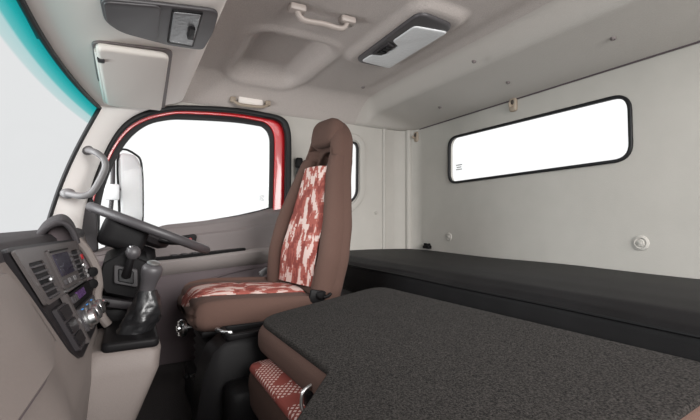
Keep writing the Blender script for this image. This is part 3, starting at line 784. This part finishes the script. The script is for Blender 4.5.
# ---- instrument binnacle
hp_ = smoothpath([Vector((*xz(*p, 1.38), 0)) for p in ((34, 238), (40, 230), (48, 224), (58, 220.5), (66, 221), (73, 226), (78, 234), (81, 243))], 4)
b = MB(); secs = []
for k, y in enumerate([1.372, 1.380, 1.40, 1.50, 1.62, 1.74, 1.86, 1.92]):
    up = 0.022 * math.sin(PI * (y - 1.372) / 0.73); th = 0.010 if k == 0 else 0.017
    out = [Vector((p.x - 0.12 * (y - 1.372), y, p.y + up)) for p in hp_]
    inn = []
    for j, p in enumerate(out):
        t = (out[min(j + 1, len(out) - 1)] - out[max(j - 1, 0)]).normalized(); nrm = Vector((t.z, 0, -t.x)); inn.append(p + nrm * th)
    if k == 0: out = [o_.lerp(n_, 0.35) for o_, n_ in zip(out, inn)]
    secs.append(out + list(reversed(inn)))
b.loft(secs); hd = obj('instrument_hood', b, 'pad', da, smooth=60)
b = MB(); fc = [(1.74 + 0.29 * math.cos(a), -0.07 + 0.09 * math.sin(a)) for a in [PI * i / 20 for i in range(21)]] + [(1.45, -0.20), (2.03, -0.20)]
b.plate(fc, [], 0.01, 0.002, 2, lambda u, v, w: (-0.195 + w + 0.25 * (-0.07 - v), u, v)); cf = obj('gauge_panel', b, 'doorlow', da)
for yy, r in ((1.58, 0.06), (1.74, 0.045), (1.89, 0.06)):
    b = MB(); b.lathe((-0.188, yy, -0.085), (1, 0, 0.25), [(0, 0), (r, 0), (r, 0.008), (r - 0.006, 0.010), (r - 0.008, 0.004), (0, 0.004)], 28); obj('gauge', b, 'black', cf)
# pale surround that runs from the hood down beside the column
b = MB(); pth = smoothpath([onY(77, 240, 1.44), onY(86, 250, 1.44), onY(96, 268, 1.44), onY(99, 283, 1.44), onY(97, 296, 1.42), onY(101, 315, 1.40), onY(108, 325, 1.40)], 5)
b.tube(pth, [0.013] * len(pth), 10); obj('binnacle_edge', b, 'beige', da)
b = MB(); b.plate(rounded([xz(44, 240, 1.45), xz(50, 228, 1.45), xz(62, 224, 1.45), xz(72, 230, 1.45), xz(84, 248, 1.45), xz(95, 268, 1.45), xz(98, 300, 1.45), xz(80, 300, 1.45)], 0.015), [], 0.03, 0.008, 3, mapY(1.46)); obj('binnacle_side', b, 'doorlow', da)
for py_ in (272, 284):
    q = onY(91, py_, 1.40); b = MB(); b.lathe(q, (0.6, -0.8, 0.1), [(0, 0), (0.014, 0), (0.014, 0.012), (0, 0.014)], 16); obj('dash_knob', b, 'black', da)

# ================================================================== STEERING
WC = Vector((0.0725, 1.71, -0.036)); sdir = Vector((0.1975, 0, -0.085)).normalized(); WR = 0.213; yv = Vector((0, 1, 0)); wn = Vector((0.085, 0, 0.1975)).normalized()
sw = thing('steering_wheel', 'large dark grey steering wheel seen almost edge-on ahead of the driver seat', 'steering wheel', WC)
b = MB()
N = 72; rings = []
for i in range(N):
    a = i * 2 * PI / N; d = sdir * math.cos(a) + yv * math.sin(a)
    rings.append([b.bm.verts.new(WC + d * (WR + 0.0165 * math.cos(k * 2 * PI / 12)) + wn * 0.0165 * math.sin(k * 2 * PI / 12)) for k in range(12)])
b.rings(rings + [rings[0]], False); obj('rim', b, 'hgrey' if False else 'grey', sw, smooth=80)
b = MB(); b.lathe(WC - wn * 0.06, wn, [(0, 0), (0.05, 0), (0.075, 0.015), (0.082, 0.035), (0.07, 0.052), (0, 0.055)], 28); obj('hub', b, 'dark', sw)
for a in (math.radians(55), math.radians(-55), math.radians(125), math.radians(-125)):
    d = sdir * math.cos(a) + yv * math.sin(a)
    b = MB(); b.tube([WC + d * 0.05 - wn * 0.03, WC + d * 0.12 - wn * 0.022, WC + d * (WR - 0.004)], [0.02, 0.016, 0.012], 10, 0.5, up=wn); obj('spoke', b, 'dark', sw)
sc_ = thing('steering_column', 'black column shroud running down from the steering wheel to the dashboard', 'steering column', WC - wn * 0.3)
b = MB()
secs = []
for t, hw, hh in ((0.065, 0.055, 0.05), (0.09, 0.075, 0.062), (0.16, 0.08, 0.07), (0.24, 0.075, 0.07), (0.30, 0.06, 0.06)):
    c = WC - wn * t - sdir * 0.01
    secs.append([c + yv * p[0] + sdir * p[1] for p in rounded([(-hw, -hh), (hw, -hh), (hw, hh), (-hw, hh)], 0.03, 4)])
b.loft(secs); shd = obj('shroud', b, 'black', sc_, smooth=50)
b = MB(); b.tube([WC - wn * 0.3 - sdir * 0.01, WC - wn * 0.3 + Vector((-0.12, 0, -0.40))], 0.03, 14); obj('shaft', b, 'black', sc_)
b = MB(); b.tube([WC - wn * 0.10 - yv * 0.07, WC - wn * 0.085 - yv * 0.13 - sdir * 0.03, WC - wn * 0.075 - yv * 0.17 - sdir * 0.05], [0.006, 0.007, 0.010], 10); obj('stalk', b, 'black', sc_)
b = MB(); b.tube([WC - wn * 0.10 + yv * 0.07, WC - wn * 0.085 + yv * 0.14 - sdir * 0.03, WC - wn * 0.075 + yv * 0.19 - sdir * 0.05], [0.006, 0.007, 0.010], 10); obj('stalk', b, 'black', sc_)
b = MB(); c = onY(118, 236, 1.50)
b.soft(onY(124, 235, 1.60), (0.072, 0.06, 0.05), 0.022, 7, rot=Matrix.Rotation(0.35, 3, 'Y')); obj('upper_cover', b, 'black', sc_, smooth=80)

# ================================================================== PARKING BRAKE BOX
pb = thing('brake_lever', 'black sloped box with a ball-knobbed brake lever right of the centre stack', 'brake lever', (-0.02, 1.5, -0.25))
b = MB()
A = [onY(98, 281, 1.44), onY(103, 263, 1.44), onY(124, 252, 1.44), onY(148, 262, 1.44), onY(151, 281, 1.44), onY(139, 300, 1.44), onY(105, 293, 1.44)]
cen = sum(A, Vector()) / len(A)
secs = [[cen.lerp(p, 0.93) + Vector((0, -0.006, 0)) for p in A], A, [p + Vector((0, 0.20, 0.02)) for p in A], [cen.lerp(p, 0.9) + Vector((0, 0.21, 0.02)) for p in A]]
b.loft(secs); obj('box', b, 'black', pb, smooth=25)
b = MB()
e1 = Vector((1, 0, -0.28)).normalized(); e2 = Vector((0.15, 0.35, 0.55)).normalized(); e3 = e1.cross(e2).normalized()
if e3.y > 0: e3 = -e3
gc = onY(126, 276, 1.425)
b.plate(rounded([(-0.034, -0.032), (0.034, -0.032), (0.034, 0.032), (-0.034, 0.032)], 0.008), [], 0.012, 0.003, 2, lambda u, v, w: gc + e1 * u + Vector((0, 0.2, 1)).normalized() * v * 0.9 + Vector((0, -1, 0)) * w); gt = obj('gate', b, 'dark', pb)
b = MB(); b.plate(rounded([(-0.022, -0.02), (0.022, -0.02), (0.022, 0.02), (-0.022, 0.02)], 0.006), [], 0.016, 0.004, 2, lambda u, v, w: gc + e1 * u + Vector((0, 0.2, 1)).normalized() * v + Vector((0, -1, 0)) * (w + 0.004)); obj('gate_boot', b, 'rubber', gt)
top = onY(132, 254, 1.40)
b = MB(); b.tube([gc + Vector((0, -0.01, 0)), gc.lerp(top, 0.5) + Vector((0, -0.012, 0)), top], [0.014, 0.011, 0.009], 12); lv = obj('lever', b, 'black', pb)
b = MB(); b.lathe(top - Vector((0, 0, 0.014)), (0.15, -0.1, 1), [(0, 0), (0.012, 0), (0.020, 0.010), (0.022, 0.020), (0.018, 0.032), (0.010, 0.038), (0, 0.039)], 20); kb = obj('ball_knob', b, 'grey', pb)
b = MB(); b.lathe(top + Vector((0.002, -0.001, 0.020)), (0.15, -0.1, 1), [(0, 0), (0.013, 0), (0.012, 0.004), (0, 0.0065)], 18); obj('knob_cap', b, 'chrome', kb)
b = MB(); b.box(onY(118, 303, 1.46), (0.10, 0.05, 0.028), Matrix.Rotation(0.25, 3, 'Y'), 0.008); obj('bracket', b, 'dark', pb)
b = MB(); b.tube([onY(103, 301, 1.44), onY(108, 304, 1.42)], 0.006, 8); obj('bracket_bolt', b, 'chrome', pb)
b = MB(); b.box(onY(115, 318, 1.49), (0.07, 0.06, 0.07), None, 0.01); obj('bracket_foot', b, 'black', pb)
# small black pedal-like lever hanging behind the gear boot
b = MB(); b.tube(smoothpath([onY(147, 292, 1.42), onY(152, 305, 1.41), onY(157, 320, 1.40)], 4), [0.010, 0.011, 0.012, 0.013, 0.014, 0.015, 0.015, 0.016, 0.012][:9], 12); 
tag(obj('adjuster_lever', b, 'black'), 'short stubby black lever hanging just behind the gear lever boot', 'lever')

# ================================================================== GEAR LEVER
gv = thing('gear_lever', 'tall gear lever with black knob and wrinkled leather boot on the centre column', 'gear lever', (0.0, 1.32, -0.338))
b = MB(); b.plate(rounded([(-0.066, 1.195), (0.070, 1.195), (0.070, 1.47), (-0.066, 1.47)], 0.02, 5), [], 0.026, 0.009, 3, mapZ(-0.330)); obj('base_plate', b, 'black', gv)
gb = Vector((0.008, 1.315, -0.322)); gm = onY(147, 290, 1.29)
b = MB(); secs = []
random.seed(4)
for i in range(15):
    t = i / 14; c = gb.lerp(gm, t) + Vector((0.012 * math.sin(t * PI), 0, 0)); r = lerp(0.048, 0.024, t ** 0.7) + 0.010 * math.sin(PI * t) 
    ring = []
    for k in range(28):
        a = k * 2 * PI / 28
        wr = 1 + (0.10 * math.sin(a * 5 + t * 7 + 1) + 0.06 * math.sin(a * 9 - t * 13) + 0.05 * math.sin(t * 34 + a * 2)) * (1 - t * 0.5) * sstep(0, 0.15, t)
        ring.append(c + Vector((math.cos(a) * r * wr * 1.0, math.sin(a) * r * wr * (1.25 - 0.25 * t), 0)))
    secs.append(ring)
b.loft(secs); obj('boot', b, 'leather', gv, smooth=60)
b = MB(); ax = (onY(154, 263, 1.27) - gm)
L = ax.length
b.lathe(gm - ax * 0.12, ax, [(0, 0), (0.016, 0), (0.021, 0.006), (0.0205, L * 0.2), (0.022, L * 0.45), (0.026, L * 0.65), (0.028, L * 0.82), (0.0275, L * 0.95), (0.022, L * 1.04), (0.012, L * 1.08), (0, L * 1.09)], 28); kb = obj('knob', b, 'grey', gv, smooth=60)
b = MB(); b.ball(gm + ax * 0.99, (0.019, 0.019, 0.007), 14, Vector((0, 0, 1)).rotation_difference(ax.normalized()).to_matrix()); obj('knob_cap', b, 'steel', kb)

# ================================================================== HANDLES, LAMP, HOOKS
ph = thing('grab_handle', 'curved grey grab handle on the pale windscreen pillar', 'grab handle', onY(85, 175, 2.12))
def pp(px, py, Y): return onY(px, py, Y)
b = MB(); pth = smoothpath([pp(87, 150, 2.14), pp(95, 152, 2.06), pp(103, 158, 2.05), pp(105.5, 166, 2.05), pp(102, 176, 2.05), pp(96, 187, 2.05), pp(90, 194, 2.05), pp(80, 196, 2.06), pp(68, 193.5, 2.09)], 6)
b.tube(pth, 0.0165, 14, 0.8); obj('grip', b, 'hgrey', ph, smooth=80)
for (px, py, Y) in ((86.5, 150, 2.15), (68, 193.5, 2.12)):
    b = MB(); b.ball(onY(px, py, Y), (0.03, 0.022, 0.023), 14); obj('mount', b, 'hgrey', ph, smooth=80)
ch = thing('ceiling_handle', 'taupe plastic grab handle on the headliner left of the roof lamp', 'grab handle', onZ(320, 17, ZC - 0.02))
e0 = onZ(297, 8, ZC - 0.012); e1_ = onZ(347, 20, ZC - 0.012)
b = MB(); b.tube(smoothpath([e0 + Vector((0, 0, -0.012)), e0.lerp(e1_, 0.12) + Vector((0, 0, -0.038)), e0.lerp(e1_, 0.5) + Vector((0, 0, -0.036)), e0.lerp(e1_, 0.88) + Vector((0, 0, -0.038)), e1_ + Vector((0, 0, -0.012))], 6), 0.014, 12, 0.7); obj('grip', b, 'taupe', ch, smooth=80)
ang = math.atan2((e1_ - e0).y, (e1_ - e0).x)
for e in (e0, e1_):
    b = MB(); b.box(e + Vector((0, 0, -0.004)), (0.06, 0.045, 0.026), Matrix.Rotation(ang, 3, 'Z'), 0.009); obj('mount', b, 'taupe', ch)
dh_ = thing('assist_handle', 'cream folding assist handle above the driver door opening', 'assist handle', onY(250, 103, 2.24))
e0 = onY(233, 100, 2.235); e1_ = onY(268, 104, 2.235)
b = MB(); b.tube(smoothpath([e0, e0.lerp(e1_, 0.15) + Vector((0, -0.01, -0.022)), e0.lerp(e1_, 0.5) + Vector((0, -0.012, -0.026)), e0.lerp(e1_, 0.85) + Vector((0, -0.01, -0.022)), e1_], 6), 0.011, 12, 0.8); obj('grip', b, 'hook', dh_, smooth=80)
b = MB(); b.box((e0 + e1_) / 2 + Vector((0, 0.008, 0.004)), (0.14, 0.02, 0.04), bev=0.009); obj('backing', b, 'cream', dh_)
for e in (e0, e1_):
    b = MB(); b.box(e + Vector((0, 0.005, 0.004)), (0.03, 0.03, 0.03), bev=0.007); obj('mount', b, 'hook', dh_)

la = thing('roof_lamp', 'oblong interior lamp with dark bezel and clear ribbed lens on the headliner', 'ceiling lamp', (LX, LY, ZC - 0.02))
b = MB(); b.plate(rounded([(LX - 0.095, LY - 0.255), (LX + 0.090, LY - 0.235), (LX + 0.098, LY + 0.23), (LX - 0.085, LY + 0.235)], 0.05, 7), [], 0.03, 0.010, 4, mapZ(ZC - 0.018)); bz = obj('bezel', b, 'grey', la, smooth=50)
lens = rounded([(LX - 0.058, LY - 0.175), (LX + 0.086, LY - 0.20), (LX + 0.095, LY + 0.215), (LX - 0.066, LY + 0.205), (LX - 0.064, LY + 0.125), (LX - 0.014, LY + 0.108), (LX - 0.010, LY - 0.005), (LX - 0.058, LY - 0.03)], 0.018, 4)
b = MB(); b.plate(lens, [], 0.03, 0.006, 3, mapZ(ZC - 0.023)); obj('lens', b, 'lens', la, smooth=50)
b = MB(); b.plate(rounded([(LX - 0.066, LY - 0.015), (LX - 0.020, LY + 0.002), (LX - 0.022, LY + 0.100), (LX - 0.066, LY + 0.112)], 0.006), [], 0.02, 0.003, 2, mapZ(ZC - 0.030)); hsg = obj('switch_housing', b, 'dark', la)
for k in range(2):
    b = MB(); b.box((LX - 0.043, LY + 0.03 + k * 0.04, ZC - 0.041), (0.030, 0.034, 0.01), Matrix.Rotation(0.15, 3, 'X'), 0.002); obj('rocker_switch', b, 'black', hsg)

def coat_hook(p, label):
    t = thing('coat_hook', label, 'hook', p, 'coat hooks on the rear wall')
    b = MB(); b.soft(Vector(p) + Vector((-0.006, 0, 0)), (0.012, 0.022, 0.036), (0.008, 0.014, 0.018), 6); pl = obj('plate', b, 'hook', t, smooth=80)
    b = MB(); b.ball(Vector(p) + Vector((-0.018, -0.004, 0.010)), (0.006, 0.010, 0.014), 12); obj('recess_shade', b, 'recess_shade', pl)  # dark bump painted as the shaded hollow of the hook
    b = MB(); b.tube(smoothpath([Vector(p) + Vector((-0.012, 0, 0.002)), Vector(p) + Vector((-0.034, -0.002, -0.012)), Vector(p) + Vector((-0.038, -0.002, 0.006))], 4), 0.006, 8); obj('prong', b, 'hook', t)
    return t
coat_hook(onX(514, 105, XB - 0.002), 'small tan coat hook just above the left half of the rear window')
coat_hook(onX(417, 137, XB - 0.002), 'small tan coat hook at the rear corner of the cab beside the side window')
def clip(p, n, r, label, m='wall'):
    t = thing('trim_clip', label, 'trim clip', p, 'round push clips in the cab lining')
    b = MB(); b.lathe(p, n, [(0, 0), (r, 0), (r * 0.98, 0.003), (r * 0.72, 0.006), (r * 0.60, 0.003), (r * 0.5, 0.003), (r * 0.42, 0.007), (0, 0.008)], 20); obj('washer', b, m, t, smooth=40)
    b = MB(); b.lathe(Vector(p) + Vector(n) * 0.006, n, [(0, 0), (r * 0.22, 0), (r * 0.2, 0.004), (0, 0.005)], 14); obj('pin', b, m, t)
    return t
clip(onX(449, 237, XB - 0.001), (-1, 0, 0), 0.026, 'pale round trim clip on rear wall below left end of the rear window', 'wall')
clip(onX(641, 243, XB - 0.001), (-1, 0, 0), 0.030, 'pale round trim clip on rear wall below right end of the rear window', 'wall')
clip(onX(411, 198, XB - 0.001), (-1, 0, 0), 0.022, 'upper of two pale clips in the rear corner of the cab', 'wall')
clip(onX(411, 238, XB - 0.001), (-1, 0, 0), 0.022, 'lower of two pale clips in the rear corner just above the mattress', 'wall')
clip(onY(376, 213, YD - 0.001), (0, -1, 0), 0.012, 'tiny clip on the side wall right of the narrow side window', 'wall')
def ceilz(x, y): return ceil_fn((x - 0.16) / (XB + 0.02 - 0.16), (y + 0.12) / (YD + 0.02 + 0.12))[2]
for (px, py, lab) in ((363, 87, 'small headliner clip behind the top of the driver seat'), (440, 107, 'headliner clip close above the corner coat hook'), (508, 82, 'headliner clip above the coat hook over the rear window'), (474, 61, 'headliner clip between the roof lamp and the rear window'), (613, 38, 'headliner clip above the right end of the rear window')):
    p = onZ(px, py, 0.72)
    for _ in range(25): p = onZ(px, py, ceilz(p.x, p.y))
    clip(p + Vector((0, 0, -0.001)), (-0.25, 0, -0.97), 0.010, lab, 'door')

# anchor strap at the back corner of the bunk
b = MB(); q = onX(427, 247, XB - 0.015); b.box(q, (0.03, 0.06, 0.02), bev=0.004); b.box(q + Vector((0, 0.018, 0.014)), (0.02, 0.015, 0.022), bev=0.003); b.box(q + Vector((0, -0.018, 0.014)), (0.02, 0.015, 0.022), bev=0.003)
tag(obj('bunk_anchor', b, 'black'), 'small black anchor bracket on the mattress at the foot of the rear wall', 'bracket')

# seat belt on the rear door post
bl = thing('seat_belt', 'black seat belt with guide on the post behind the driver door', 'seat belt', onY(297, 165, YD - 0.03))
q = onY(299, 163, YD - 0.025)
b = MB(); b.soft(q, (0.022, 0.016, 0.032), (0.012, 0.01, 0.015), 6); obj('guide', b, 'black', bl, smooth=80)
b = MB(); secs = []
for t in [i / 12 for i in range(13)]:
    c = q.lerp(Vector((q.x + 0.06, YD - 0.035, ZF + 0.003)), t) + Vector((0, -0.006, 0))
    secs.append([c + Vector((dx, dy, 0)) for dx, dy in ((-0.022, -0.001), (0.022, -0.001), (0.022, 0.001), (-0.022, 0.001))])
b.loft(secs); obj('webbing', b, 'rubber', bl)
bk2 = thing('belt_buckle', 'pale grey seat belt tongue lying beside the rear of the driver cushion', 'seat belt buckle', onY(264, 272, 2.0))
q = onY(264, 272, 2.0)
b = MB(); b.box(q, (0.05, 0.02, 0.03), Matrix.Rotation(-0.5, 3, 'Y'), 0.006); obj('tongue', b, 'hgrey', bk2)
b = MB(); b.tube([q + Vector((0.02, 0, 0)), q + Vector((0.05, -0.005, -0.05)), q + Vector((0.055, 0, -0.14)), Vector((q.x + 0.06, q.y, ZF + 0.002))], 0.009, 8); obj('stem', b, 'dark', bk2)

# ================================================================== OUTSIDE MIRROR
mr = thing('door_mirror', 'tall white-backed exterior mirror outside the driver window on a dark arm', 'mirror', onY(130, 200, 2.55))
mo = rounded([xz(119, 153, 2.55), xz(136, 155, 2.55), xz(142, 168, 2.55), xz(143, 215, 2.55), xz(139, 244, 2.55), xz(121, 246, 2.55)], 0.03, 5)
b = MB(); b.plate(mo, [], 0.05, 0.018, 4, lambda u, v, w: (u, 2.55 + w + 0.35 * (u - 0.0), v)); obj('housing', b, 'mirrorb', mr, smooth=60)
b = MB(); pe = [Vector((*xz(*p, 2.55), 0)) for p in ((121, 246), (119, 200), (119, 153), (136, 155), (142, 168), (143, 215), (139, 244))]
b.tube([Vector((p.x, 2.55 + 0.35 * p.x - 0.012, p.y)) for p in smoothpath(pe, 4)], 0.006, 8); obj('housing_edge', b, 'rubber', mr)
b = MB(); b.tube(smoothpath([onY(113, 150, 2.50), onY(112.5, 190, 2.50), onY(109, 225, 2.50), onY(106, 262, 2.44)], 5), 0.011, 10); obj('arm', b, 'dark', mr)
b = MB(); b.box(onY(112, 192, 2.485), (0.07, 0.03, 0.085), bev=0.008); obj('clamp', b, 'mirrorb', mr)
b = MB(); b.tube([onY(113, 188, 2.50), onY(122, 190, 2.53)], 0.010, 8); obj('bracket', b, 'dark', mr)

# ================================================================== CAMERA, LIGHT
cam = bpy.data.cameras.new('camera'); co = bpy.data.objects.new('camera', cam); COL.objects.link(co)
co.location = (0, 0, Z0); co.rotation_euler = (PI / 2, 0, -YAW)
cam.sensor_fit = 'HORIZONTAL'; cam.sensor_width = 36; cam.lens = FPX / 700 * 36; cam.shift_y = 10 / 700; cam.clip_start = 0.01
SC.camera = co
w = bpy.data.worlds.new('studio'); SC.world = w; w.use_nodes = True
bg = w.node_tree.nodes['Background']; bg.inputs['Color'].default_value = (1.0, 1.0, 1.0, 1); bg.inputs['Strength'].default_value = 1.06
def area(name, loc, target, sx, sy, power, col=(1, 1, 1)):
    l = bpy.data.lights.new(name, 'AREA'); l.shape = 'RECTANGLE'; l.size = sx; l.size_y = sy; l.energy = power; l.color = col
    o = bpy.data.objects.new(name, l); COL.objects.link(o); o.location = Vector(loc) + Vector((0, 0, Z0))
    o.rotation_euler = (Vector(target) - Vector(loc)).to_track_quat('-Z', 'Y').to_euler(); return o
area('softbox_passenger_side', (1.0, -1.65, 0.75), (0.35, 1.8, 0.1), 2.2, 1.4, 170, (1, 0.98, 0.96))
area('softbox_front', (-2.2, 1.4, 0.9), (0.8, 1.4, 0.1), 2.4, 1.6, 150)
area('added_low_front_light', (-1.7, 1.35, -0.35), (-0.1, 1.4, 0.55), 1.0, 0.6, 45)  # added light, aimed up through the teal band to tint and brighten the header
SC.view_settings.view_transform = 'Standard'
SC.view_settings.look = 'None'
SC.view_settings.exposure = 0.0
SC.cycles.max_bounces = 10
SC.cycles.diffuse_bounces = 6
SC.cycles.transparent_max_bounces = 16
SC.cycles.use_denoising = True
